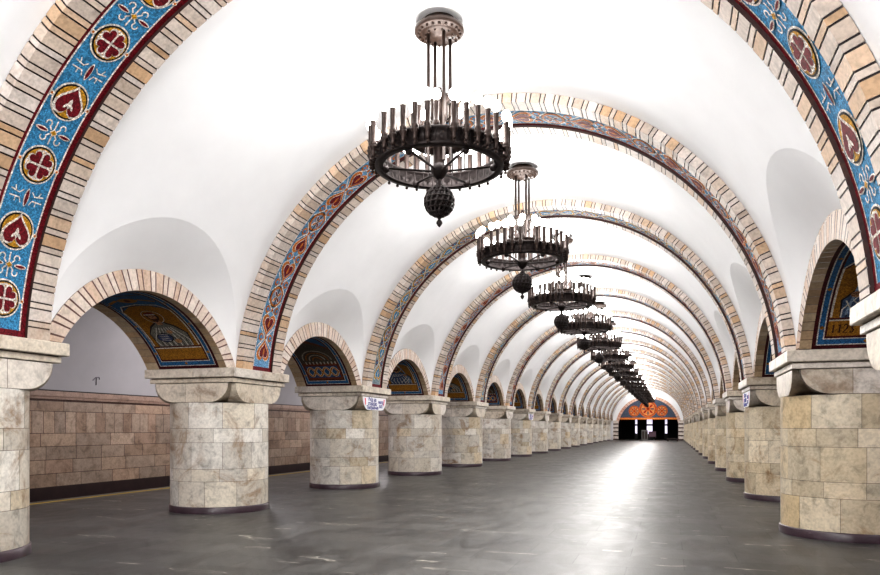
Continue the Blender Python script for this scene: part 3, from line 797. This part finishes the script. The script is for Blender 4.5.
# ------------------------------------------------------------------ signs on three capitals
def text_mesh(txt, size, name, parent, mat, loc, rot):
    cu = bpy.data.curves.new('lettering', 'FONT'); cu.body = txt; cu.size = size; cu.align_x = 'CENTER'; cu.align_y = 'CENTER'; cu.extrude = .001; cu.offset = .0045; cu.space_character = 1.12
    tmp = bpy.data.objects.new('lettering', cu); COL.objects.link(tmp); bpy.context.view_layer.update()
    me = bpy.data.meshes.new_from_object(tmp.evaluated_get(bpy.context.evaluated_depsgraph_get()))
    bpy.data.objects.remove(tmp); bpy.data.curves.remove(cu)
    me.materials.clear(); me.materials.append(MATS[mat])
    o = bpy.data.objects.new(name, me); COL.objects.link(o); o.parent = parent; o.location = loc; o.rotation_euler = rot
    return o
def sign(sx, k, label):
    t = thing('direction_sign', label, 'sign', (sx*(PX-.787), yp(k), 1.985), pi if sx > 0 else 0, 'direction signs on pillar capitals')
    H, zt, zb, r = .69, .15, -.15, .29
    prof = [(-H, zt)]+[(-(H-r)-r*cos(q), zb+r-r*sin(q)) for q in [pi/2*i/10 for i in range(11)]]; prof += [(-y, z) for y, z in reversed(prof)]
    m = MB(); m.face([(.008, y, z) for y, z in prof]); m.grid([[(x, y, z) for y, z in prof] for x in (.0, .008)], smooth=False)
    m.build('plate', 'sign_white', t)
    rot = (pi/2, 0, pi/2)
    for sd in (-1, 1):
        m = MB(); m.face([(.010, sd*.60, .12), (.010, sd*.54, .12), (.010, sd*.52, -.02), (.010, sd*.56, -.05)][::sd]); m.build('red_mark', 'sign_red', t)
    for txt, s, y, z in (('Вхід на', .12, -.15, .09), ('станцію', .125, -.15, -.005), ('Театральна', .11, -.14, -.095), ('ВИХІД', .085, .36, .035), ('EXIT', .095, .36, -.06)):
        text_mesh(txt, s, 'lettering', t, 'sign_blue', (.010, y, z), rot)
    return t
sign(-1, 2, 'blue-lettered white sign on the capital of the third left pillar')
sign(-1, 6, 'small distant blue-lettered sign on the capital of the seventh left pillar')
sign(1, 2, 'white sign seen edge-on on the capital of the third right pillar')
# scribble on the grey aisle wall
mb = MB()
for (y0, z0), (y1, z1) in (((13.62, 2.55), (13.70, 2.62)), ((13.70, 2.62), (13.81, 2.63)), ((13.81, 2.63), (13.82, 2.58)), ((13.72, 2.61), (13.73, 2.44))):
    f = lambda z: -10.5+.0986*(z-2.26)+.004
    mb.tube((f(z0), y0, z0), (f(z1), y1, z1), .012, 5)
tag(mb.build('scribble', 'scratch'), 'small dark scribbled mark on the grey aisle wall above the stone cladding', 'mark')

# ------------------------------------------------------------------ lamps
def lamp(name, kind, loc, power, col=(1, .975, .95), radius=.3, **kw):
    l = bpy.data.lights.new(name, kind); l.energy = power; l.color = col
    if kind == 'POINT': l.shadow_soft_size = radius
    for k, v in kw.items(): setattr(l, k, v)
    o = bpy.data.objects.new(name, l); o.location = loc; COL.objects.link(o); return o
for k in range(-3, NP):
    y = yp(k+.5)-.1
    lamp('chandelier_lamp', 'POINT', (0, y, 5.3), 285, radius=.6)
    a = lamp('added_fill_disk', 'AREA', (0, y, 3.74), 92, shape='DISK', size=2.4)  # unseen fill disk added in every bay to brighten pillars and floor
for k in range(-2, NP, 2):
    for sx in (-1, 1): lamp('aisle_lamp', 'POINT', (sx*7.6, yp(k), 4.0), 270, (1, .95, .97), .4)
w = bpy.data.worlds.new('World'); SC.world = w; w.use_nodes = True
w.node_tree.nodes['Background'].inputs[0].default_value = (.8, .82, .85, 1); w.node_tree.nodes['Background'].inputs[1].default_value = .3

# ------------------------------------------------------------------ camera
cam = bpy.data.cameras.new('Camera'); co = bpy.data.objects.new('Camera', cam); COL.objects.link(co); SC.camera = co
cam.sensor_fit = 'HORIZONTAL'; cam.sensor_width = 36; cam.lens = 713.36/880*36; cam.shift_y = (428.57-287.5)/880
cam.clip_end = 300
co.location = (2.6195, 0, 1.3995); co.rotation_euler = (pi/2, 0, .3126)
SC.view_settings.view_transform = 'Standard'; SC.view_settings.look = 'Medium High Contrast'; SC.view_settings.exposure = 0; SC.view_settings.gamma = 1
